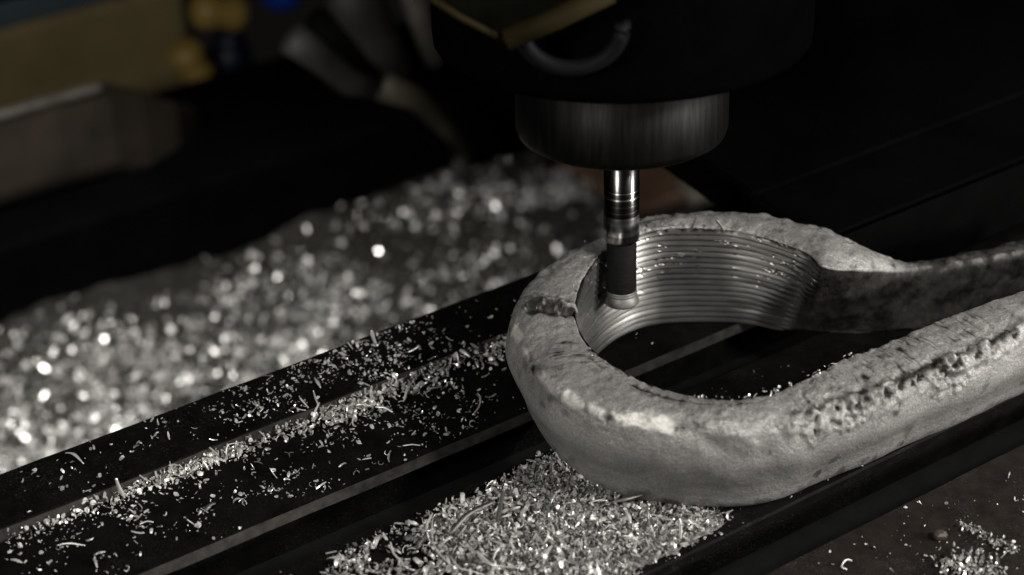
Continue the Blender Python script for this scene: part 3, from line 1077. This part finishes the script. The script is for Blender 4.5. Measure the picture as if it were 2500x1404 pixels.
tool = tag(on_axis(empty("dovetail_cutter")),
           "slim dovetail cutter with polished banded shank standing in the bore", "cutting tool")
lathe("shank", [(9.3, 40.2), (9.6, 40.3), (10.6, 42.0), (10.75, 42.6), (10.75, 57.8), (10.55, 58.3), (10.55, 128)], M['shank'], tool, 128)
lathe("neck", [(9.0, 7.6), (9.05, 8.2), (9.05, 39.6), (8.7, 40.4)], M['neck'], tool, 96)
lathe("cutter_head", [(4.0, -1.6), (10.0, -1.7), (10.75, -0.9), (10.8, 0.2), (9.5, 4.3), (9.2, 4.6), (9.45, 4.9), (9.45, 5.9), (9.15, 6.2), (9.35, 6.6), (9.35, 7.4), (9.0, 7.7)],
      M['cutter'], tool, 96)

spindle = tag(on_axis(empty("mill_spindle")),
              "big black milling head with a round dark steel nose gripping the cutter", "milling head")
lathe("spindle_nose", [(13, 109.0), (50, 109.0), (56.5, 109.6), (60.2, 112.0), (61.5, 116.0), (61.5, 166)], M['nose'], spindle, 160)
lathe("head_housing", [(62, 166.2), (100, 166.2), (104.5, 167.5), (106.6, 171), (107, 176), (108, 420)], M['head'], spindle, 160)
v, f = box_data(330, 300, 300, 12)
hb = link_mesh("head_shade_box", v + np.array([185, 150, 345]), f, M['head'], spindle, smooth=False)  # unseen box added to cast shade towards the right

inv = Matrix.Translation(-TIP * MM)


def on_head(o):
    o.data.transform((Matrix.Translation(TIP * MM) @ ROT.to_matrix().to_4x4()).inverted())
    o.parent = spindle
    return o


on_head(prism("guard_plate", [(-160, 340), (-156, 284), (-119, 261), (-68, 287), (-68, 340)][::-1], -48, 2, M['olive_dark']))
on_head(tube("yellow_edge", [(-118, -50, 261.5), (-94, -50, 273), (-68, -50, 287)], 5.5, M['yellow_dim'], None, 12, (1, 1)))
on_head(tube("yellow_edge", [(-157, -50, 286), (-140, -50, 273.5), (-119, -50, 261.5)], 1.8, M['yellow_dim'], None, 12, (1, 1)))
pts = [(-86 + 25 * math.cos(a), -38, 262 + 22 * math.sin(a)) for a in np.linspace(math.radians(188), math.radians(368), 24)]
on_head(tube("grip_ring", pts, 4.2, M['grey_rim'], None, 12))

# ------------------------------------------------------------------ chip tray behind the table
ZF = -440.0
nu2, nv2 = 200, 150
ug, ng = np.meshgrid(np.linspace(-540, 1100, nu2), np.linspace(166, 926, nv2), indexing='ij')
pp = np.stack([ug, ng, np.zeros_like(ug)], -1)
zg = ZF - 2 + 9 * fbm(pp, 110, 4, 301) + 2.0 * fbm(pp, 12, 3, 305)
Vg = uv_arr(ug, ng, zg).reshape(-1, 3)
idx = np.arange(nu2 * nv2).reshape(nu2, nv2)
Qg = np.stack([idx[:-1, :-1], idx[1:, :-1], idx[1:, 1:], idx[:-1, 1:]], -1).reshape(-1, 4)
tray = fast_mesh("tray_floor", Vg, Qg, M['tray_swarf'])
tag(tray, "oily tray floor behind the table covered in swarf", None, kind='structure')

r2 = np.random.default_rng(77)
NB_ = 75000
u = r2.uniform(-430, 500, NB_)
n = r2.uniform(270, 914, NB_)
pth = np.stack([u, n, np.zeros_like(u)], -1)
dens = 0.25 + 0.75 * sstep(fbm(pth, 60, 4, 311), -0.6, 0.5)
x_, y_ = u * CU - n * SU, u * SU + n * CU
# bare, oily band along the right part of the tray, and a second short one
bare = np.exp(-((y_ - (806 + 0.33 * (x_ + 292))) / 30) ** 2) * sstep(x_, -330, -240)
bare2 = np.exp(-((x_ + 370) / 50) ** 2 - ((y_ - 695 - 0.45 * (x_ + 370)) / 20) ** 2)
near_bare = sstep(-(y_ - (815 + 0.33 * (x_ + 292))), -25, 30) * sstep(x_, -340, -230)
dens *= (1 - 0.8 * near_bare) * np.clip(1 - 0.9 * bare - 0.75 * bare2, 0, 1) * (1 - 0.93 * sstep(n, 690, 914) * (1 - 0.7 * sstep(x_, -260, -120)))
keep = r2.random(NB_) < dens * 0.75
u, n = u[keep], n[keep]
pth = pth[keep]
P = uv_arr(u, n, ZF - 1 + 9 * fbm(pth, 110, 4, 301) + r2.uniform(0, 4, len(u)))
chip_stuff("tray_chips", P, 1.8 + 9.0 * r2.random(len(P)) ** 2.8, M['chip_far'],
           "deep litter of out-of-focus steel chips in the tray behind the table", 0.7, 0.08)

# ------------------------------------------------------------------ machine parts behind the tray
wall = uv_box("tray_back_wall", -600, 1150, 926, 1150, -460, -352, 4, M['black'])
tag(wall, "black wall of the machine behind the chip tray", None, kind='structure')

base_c = tag(empty("machine_casting", uv(-110, 985, -350)), "brown-grey machine casting with a bright worn top edge at far left", "machine casting")
bo = Vector(uv(-110, 985, -350)) * MM


def child_uv_box(name, args, mat, root, ro):
    o = uv_box(name, *args, mat)
    o.data.transform(Matrix.Translation(-ro))
    o.parent = root
    return o


cp = [(981, -238), (983, -234.5), (996, -234.5), (1006, -262), (1110, -300), (1110, -362), (1060, -352), (1060, -360), (1020, -356), (998, -348), (987, -338), (982, -325), (981, -300)]
cs = [(-520, 0, 0), (-60, 0, 0), (0, 3, -4), (40, 14, -30), (85, 34, -66), (120, 60, -96)]
V_ = [uv(u_, n_ + dn_, max(z_ + dz_, -398)) for u_, dn_, dz_ in cs for n_, z_ in cp]
m_ = len(cp)
F_ = [tuple(range(m_)), tuple(range(len(cs) * m_ - 1, (len(cs) - 1) * m_ - 1, -1))]
F_ += [(r_ * m_ + k_, (r_ + 1) * m_ + k_, (r_ + 1) * m_ + (k_ + 1) % m_, r_ * m_ + (k_ + 1) % m_) for r_ in range(len(cs) - 1) for k_ in range(m_)]
link_mesh("casting_body", np.array(V_) - np.array(bo) / MM, F_, M['casting'], base_c, smooth=False)
child_uv_box("worn_edge", (-520, -8, 976, 988, -237, -230, 1.7), M['palemetal'], base_c, bo)


cover = tag(empty("machine_cover", uv(-120, 1295, -470)), "broad olive yellow machine cover with a blue-grey band along its top", "machine cover")
bo = Vector(uv(-120, 1295, -470)) * MM
child_uv_box("olive_panel", (-560, 226, 1295, 1420, -520, -302, 10), M['olive'], cover, bo)
child_uv_box("blue_band", (-560, 219, 1299, 1420, -301, -269, 5), M['bluegrey'], cover, bo)
child_uv_box("dark_top", (-560, 219, 1306, 1420, -268, -229, 5), M['black'], cover, bo)


def knob(name, u, n, z, r, mat, stem_mat, label, tilt=(0.3, -0.6, 0.5), k=1.0):
    root = tag(empty(name, uv(u, n, z)), label, "knob")
    lathe("grip", [(r * 0.45, -r * 0.8 * k), (r * 0.85, -r * 0.6 * k), (r, -r * 0.1), (r, r * 0.25 * k), (r * 0.8, r * 0.7 * k), (r * 0.35, r * 0.9 * k)], mat, root, 32, tilt)
    d = Vector(tilt).normalized()
    tube("stem", [tuple(d * (-r * 0.7 * k)), tuple(d * (-r * 2.2 * k))], r * 0.35, stem_mat, root, 16)
    return root


def grip_handle(u0, z0, u1, z1, n, r, label):
    ro = Vector(uv((u0 + u1) / 2, n, (z0 + z1) / 2))
    root = tag(empty("yellow_grip", tuple(ro)), label, "grip handle")
    pts = [tuple(Vector(uv(u0 + (u1 - u0) * t, n, z0 + (z1 - z0) * t)) - ro) for t in (0, 0.12, 0.3, 0.5, 0.68, 0.88, 1)]
    tube("grip", pts, [r * 0.5, r * 0.92, r, r * 0.8, r * 1.05, r * 0.95, r * 0.5], M['yellow'], root, 24)
    m_ = Vector(pts[3])
    tube("stem", [tuple(m_ + Vector((4, 6, 0))), tuple(m_ + Vector((20, 34, -14)))], r * 0.4, M['black'], root, 12)
    return root


grip_handle(216, -318, 286, -342, 1257, 24, "brighter yellow grip handle at the top edge, the upper of two")
grip_handle(194, -359, 216, -418, 1257, 24, "dimmer ochre grip handle below the other, at the end of the olive cover")
bl = knob("valve_wheel", 359, 1298, -342, 29, M['blue'], M['darkblue'], "vivid blue knob at the top edge beside the yellow ones", (0.0, -0.8, 0.2))
vv = tag(empty("blue_valve_body", uv(276, 1298, -431)), "dark blue valve body below the yellow and blue knobs", "valve")
lathe("valve_barrel", [(19, -54), (27, -48), (30, -14), (30, 16), (23, 32), (17, 40)], M['darkblue'], vv, 32, (0.1, -0.2, 0.9))
lathe("valve_cap", [(20, 40.5), (21, 46), (13, 57)], M['darkblue'], vv, 32, (0.1, -0.2, 0.9))

# coolant arm reaching down to the tray
arm = tag(empty("coolant_arm", uv(187, 780, -201)), "dull grey forked coolant arm ending in a thin nozzle over the tray", "coolant arm")
ao = Vector(uv(187, 780, -201))


def arm_pt(u, z, dn=0):
    return tuple(Vector(uv(u, 780 + dn, z)) - ao)


tube("arm_fork", [arm_pt(120, -128, 0), arm_pt(150, -158, 0), arm_pt(180, -194, 0), arm_pt(224, -214, 0)], [16, 15, 14, 12], M['lever'], arm, 20, (0.7, 1))
tube("arm_fork", [arm_pt(190, -88, 10), arm_pt(202, -126, 8), arm_pt(220, -164, 5), arm_pt(242, -204, 0)], [28, 28, 24, 15], M['lever'], arm, 20, (0.8, 1))
tube("arm_web", [arm_pt(154, -121, 12), arm_pt(182, -154, 12), arm_pt(214, -191, 10)], [13, 15, 14], M['olive_dark'], arm, 20)
tube("nozzle", [arm_pt(214, -204, -5), arm_pt(256, -234, -5), arm_pt(287, -274, -2), arm_pt(320, -321, 0)], [16, 13, 10.5, 8.5], M['brass'], arm, 20)
tube("hose_end", [arm_pt(247, -76, 0), arm_pt(260, -126, 0), arm_pt(282, -198, 2)], [16, 15, 12], M['palemetal'], arm, 20)

peg = tag(empty("steel_peg", uv(374, 885, ZF)), "short grey steel peg standing in the chips under the nozzle", "peg")
lathe("peg_body", [(10, -4), (10, 34), (8, 41), (5, 43)], M['lever'], peg, 24)
lathe("peg_collar", [(10.2, 4), (13, 5), (13, 10), (10.2, 11)], M['lever'], peg, 24)

plate = tag(empty("rusty_plate", uv(600, 800, ZF)), "rust brown plate with a pale edge lying behind the cutter", "plate")
bo = Vector(uv(600, 800, ZF)) * MM
child_uv_box("plate_body", (500, 660, 716, 985, ZF + 2, ZF + 16, 2), M['rust'], plate, bo)
child_uv_box("pale_strip", (572, 668, 700, 735, ZF + 3, ZF + 20, 3), M['palemetal'], plate, bo)

guard = tag(empty("slide_cover", uv(330, 260, -1)), "black slide cover across the table behind the eye at right", "cover")
bo = Vector(uv(330, 260, -1)) * MM
child_uv_box("cover_body", (137, 720, 123, 420, -0.9, 30, 3), M['black'], guard, bo)
child_uv_box("cover_blackout", (137, 560, 53, 56.6, -24, 30, 1.5), M['black'], guard, bo)  # black sheet added to hide a slot face that would show lit
child_uv_box("cover_skirt", (137, 720, 57, 122.6, -9.9, 30, 3), M['black'], guard, bo)
child_uv_box("cover_lip", (133, 136.5, 62, 420, 24, 31, 1), M['black'], guard, bo)

colm = tag(empty("machine_column", (700, 900, ZF)), "black machine column filling the dark right background", "machine column")
v, f = box_data(560, 400, 1300, 20)
link_mesh("column_body", v + np.array([60, 60, 650]), f, M['black'], colm, smooth=False)
v, f = box_data(420, 60, 500, 10)
link_mesh("column_way", v + np.array([0, -180, 330]), f, M['black'], colm, smooth=False)

# ------------------------------------------------------------------ single chips one can pick out


def ribbon(name, pts, width, label, mat, group="single steel chips", up=(0, 0, 1), twist=0.0, thick=0.35):
    P = np.array(pts, float)
    m = len(P)
    n = max(8, 5 * (m - 1))
    t = np.linspace(0, m - 1, n)
    C = catmull(P, t)
    mean = C.mean(0)
    V, F = [], []
    for i in range(n):
        d = Vector(C[min(i + 1, n - 1)] - C[max(i - 1, 0)]).normalized()
        u_ = Vector(up)
        s = d.cross(u_)
        s = s.normalized() if s.length > 1e-3 else Vector((1, 0, 0))
        w = s.cross(d).normalized()
        q = twist * (i / (n - 1) - 0.5)
        s, w = s * math.cos(q) + w * math.sin(q), w * math.cos(q) - s * math.sin(q)
        e = i / (n - 1)
        hw = 0.5 * width * (0.35 + 0.65 * math.sin(math.pi * min(max(e, 0.08), 0.92))) * (1 + 0.18 * math.sin(9.1 * e + len(label)))
        c = Vector(C[i] - mean)
        V += [tuple(c + s * hw), tuple(c + w * thick * 1.3), tuple(c - s * hw), tuple(c - w * thick * 0.4)]
    for i in range(n - 1):
        for k in range(4):
            F.append((i * 4 + k, i * 4 + (k + 1) % 4, i * 4 + 4 + (k + 1) % 4, i * 4 + 4 + k))
    F.append((3, 2, 1, 0))
    F.append(tuple((n - 1) * 4 + k for k in range(4)))
    o = link_mesh(name, V, F, mat, None, smooth=True)
    o.location = Vector(mean) * MM
    tag(o, label, "chip", group)
    return o


H, D_ = M['chip_hero'], M['chip_dark']
ribbon("steel_chip", [(-208.6, -1.6, -5), (-204, -1.2, -4.4), (-199.8, -2.0, -5)], 2.0, "brightest straight sliver lying on the ridge of chips, left half of a pair", H)
ribbon("steel_chip", [(-196.8, -3.2, -5), (-190.9, -4.3, -4.6), (-186.1, -7.4, -5.6)], 2.0, "bright sliver bent downward at its right end beside the brightest one", H)
ribbon("steel_chip", [(-232.3, -6.2, 9.7), (-230.6, -6.2, 1), (-227.6, -6.2, -8)], 1.2, "thin needle chip standing upright out of the ridge", H, up=(0, 1, 0))
ribbon("steel_chip", [(-201.9, 53.4, 9.8), (-201.2, 53.2, 5), (-199.8, 53.4, -0.6)], 2.6, "pale flake standing upright on the far edge of the ledge", H, up=(0, 1, 0))
ribbon("steel_chip", [(-234.2, 17.1, 1.0), (-232, 12.5, 1.6), (-229.8, 8.3, 0.4)], 2.0, "short slanting flake in the middle of the ledge", H)
ribbon("steel_chip", [(-279.8, -46.3, -6), (-279.6, -43, -3.4), (-278.2, -40.5, -2.4), (-271.9, -36.1, -5)], 1.2, "arched curl rising over the lower left ridge of chips", H)
ribbon("steel_chip", [(-149, 50, -2), (-145, 47, -1.2), (-141.1, 42.8, -2.6)], 4.0, "broad white flake on the ridge close to the steel eye", H)
ribbon("steel_chip", [(-136.1, 13.8, -8), (-134.2, 8, -7), (-135, 0, -7.4), (-138.7, -6.2, -8.6)], 1.4, "hook-shaped curl on the dark strip left of the steel eye", H)
ribbon("steel_chip", [(-178.9, -34.8, -8.6), (-173.8, -34.2, -8), (-168.7, -34.4, -8.6)], 1.2, "thin straight chip lying near the slot edge", H)
ribbon("steel_chip", [(-335.3, -80.2, 6.2), (-334.2, -80.4, -1), (-332.3, -80.2, -8.4)], 2.6, "tall flake standing upright near the left end of the ridge", H, up=(0, 1, 0))
ribbon("steel_chip", [(-370.1, -51.4, 0.2), (-364.7, -53.9, 1.6), (-358, -60.6, 0)], 1.8, "bowed chip lying alone near the left end of the ledge", H)
ribbon("steel_chip", [(-362.4, -117.9, -9), (-355.6, -116.6, -8.4), (-346.9, -117.9, -9)], 1.3, "long straight chip on the strip at the far lower left", H)
ribbon("steel_chip", [(-320.5, -101.0, -9), (-316.5, -99.6, -8), (-313.1, -99.4, -9)], 1.3, "small slanted chip right of the long straight one at lower left", H)
ribbon("steel_chip", [(-286, -91.4, -8.6), (-283.8, -87.6, -7.2), (-281, -84.6, -8.2)], 3.0, "dull broad flake in the middle of the front strip", D_)
ribbon("wire_chip", [(-155.3, -98, -4), (-158.8, -100.1, -5), (-158.5, -114.8, -7), (-154.3, -127.1, -6), (-146.3, -138.1, -5), (-138.5, -142, -4), (-130.1, -145.6, -4)], 0.9,
       "long thin wire curl sweeping down the left flank of the heap", H)
ribbon("steel_chip", [(-119.8, -103.4, 18.9), (-121.6, -104, 8), (-123.5, -103.4, -5)], 3.0, "broad strip standing upright in the left part of the heap", M['chip_dark'], up=(0, 1, 0))
ribbon("steel_chip", [(-148.9, -115, -3), (-139.2, -103.5, 1), (-125, -93.9, 1.5)], 4.0, "wide dull leaf of swarf lying across the heap's left side", M['chip_dark'])
ribbon("steel_chip", [(-134.5, -130.3, -1), (-128.8, -139.3, 0), (-121.8, -145.2, 0)], 2.4, "bright straight splinter at the bottom of the heap", H)
ribbon("wire_chip", [(-133.7, -133.3, -1), (-131, -139, 0.6), (-125.3, -143.3, 1), (-111.4, -145.7, 1)], 0.9, "thin wire curl crossing the bright splinter at the heap's bottom", H)
ribbon("steel_chip", [(-53.2, -101.4, 1.0), (-52, -106, 1.8), (-50.8, -110.9, 1.0)], 2.6, "pale strip lying on the heap just under the steel eye", H)
ribbon("wire_chip", [(-73.1, -96.1, 2.0), (-68, -94.6, 3), (-63.0, -94.5, 2.4)], 0.9, "short bright wire on the heap's right half", H)
ribbon("steel_chip", [(-60.8, -95.1, 2), (-52.9, -94.5, 4), (-41.7, -88.6, 2)], 3.2, "dull bowed strip on the heap touching the eye's shadow", M['chip_dark'])
ribbon("wire_chip", [(63.6, -136.3, -9), (60.9, -135.3, -8), (62.5, -132.3, -7), (64.5, -130.8, -7), (66.9, -130.8, -8)], 0.9, "small hooked curl on the brownish front slab", H)
ribbon("metal_burr", [(-2.1, 86.5, 72.8), (-4, 86, 67), (-5.5, 86.5, 61.5)], 1.6, "dark burr leaning right on the back lip of the bore", D_, "dark burrs on the bore lip", up=(0, 1, 0))
ribbon("metal_burr", [(9.1, 84.7, 71.0), (12, 84.4, 67.4), (15.2, 84.7, 61.5)], 1.8, "dark burr leaning left on the back lip of the bore", D_, "dark burrs on the bore lip", up=(0, 1, 0))

# clumps at the lower right
rc = np.random.default_rng(91)


def clump(path, num, spread, height, size, label):
    P = np.array(path, float)
    t = rc.uniform(0, len(P) - 1, num)
    C = catmull(P, t)
    C[:, :2] += rc.normal(0, spread, (num, 2))
    C[:, 2] = ZT + 0.1 + rc.random(num) ** 1.4 * height
    V, Q = chip_arrays(C, size * (0.5 + rc.random(num)), rc.uniform(0.15, 0.6, num), rc.uniform(0, 6.28, num), rc.normal(0, 0.9, num), rc.normal(0, 0.9, num),
                       rc.normal(0.3, 1.6, num), np.full(num, 0.2))
    o = fast_mesh("chip_clump", V, Q, M['chip'], smooth=False)
    tag(o, label, "chips", kind='stuff')
    return o


clump([(130.7, -102.6, -7), (139.6, -107.8, -7), (148.3, -117.1, -7), (157.3, -121.2, -7)], 150, 1.5, 4, 1.9, "long matted clump of swarf on the slab at right")
clump([(118, -139, -7), (128, -133, -7), (142, -139, -7)], 210, 5.5, 6, 2.4, "round tangled clump of chips at the bottom right edge")
v, f = box_data(7, 6, 5, 1.4)
v = v + 0.5 * np.stack([vnoise(v, 2.0, 5), vnoise(v, 2.0, 6), vnoise(v, 2.0, 7)], -1)
lump = link_mesh("slag_lump", v, f, M['casting'], None, smooth=False)
lump.location = Vector((118.2, -110.9, -7.4)) * MM
tag(lump, "small grey angular lump on the slab beside the matted clump", "lump")
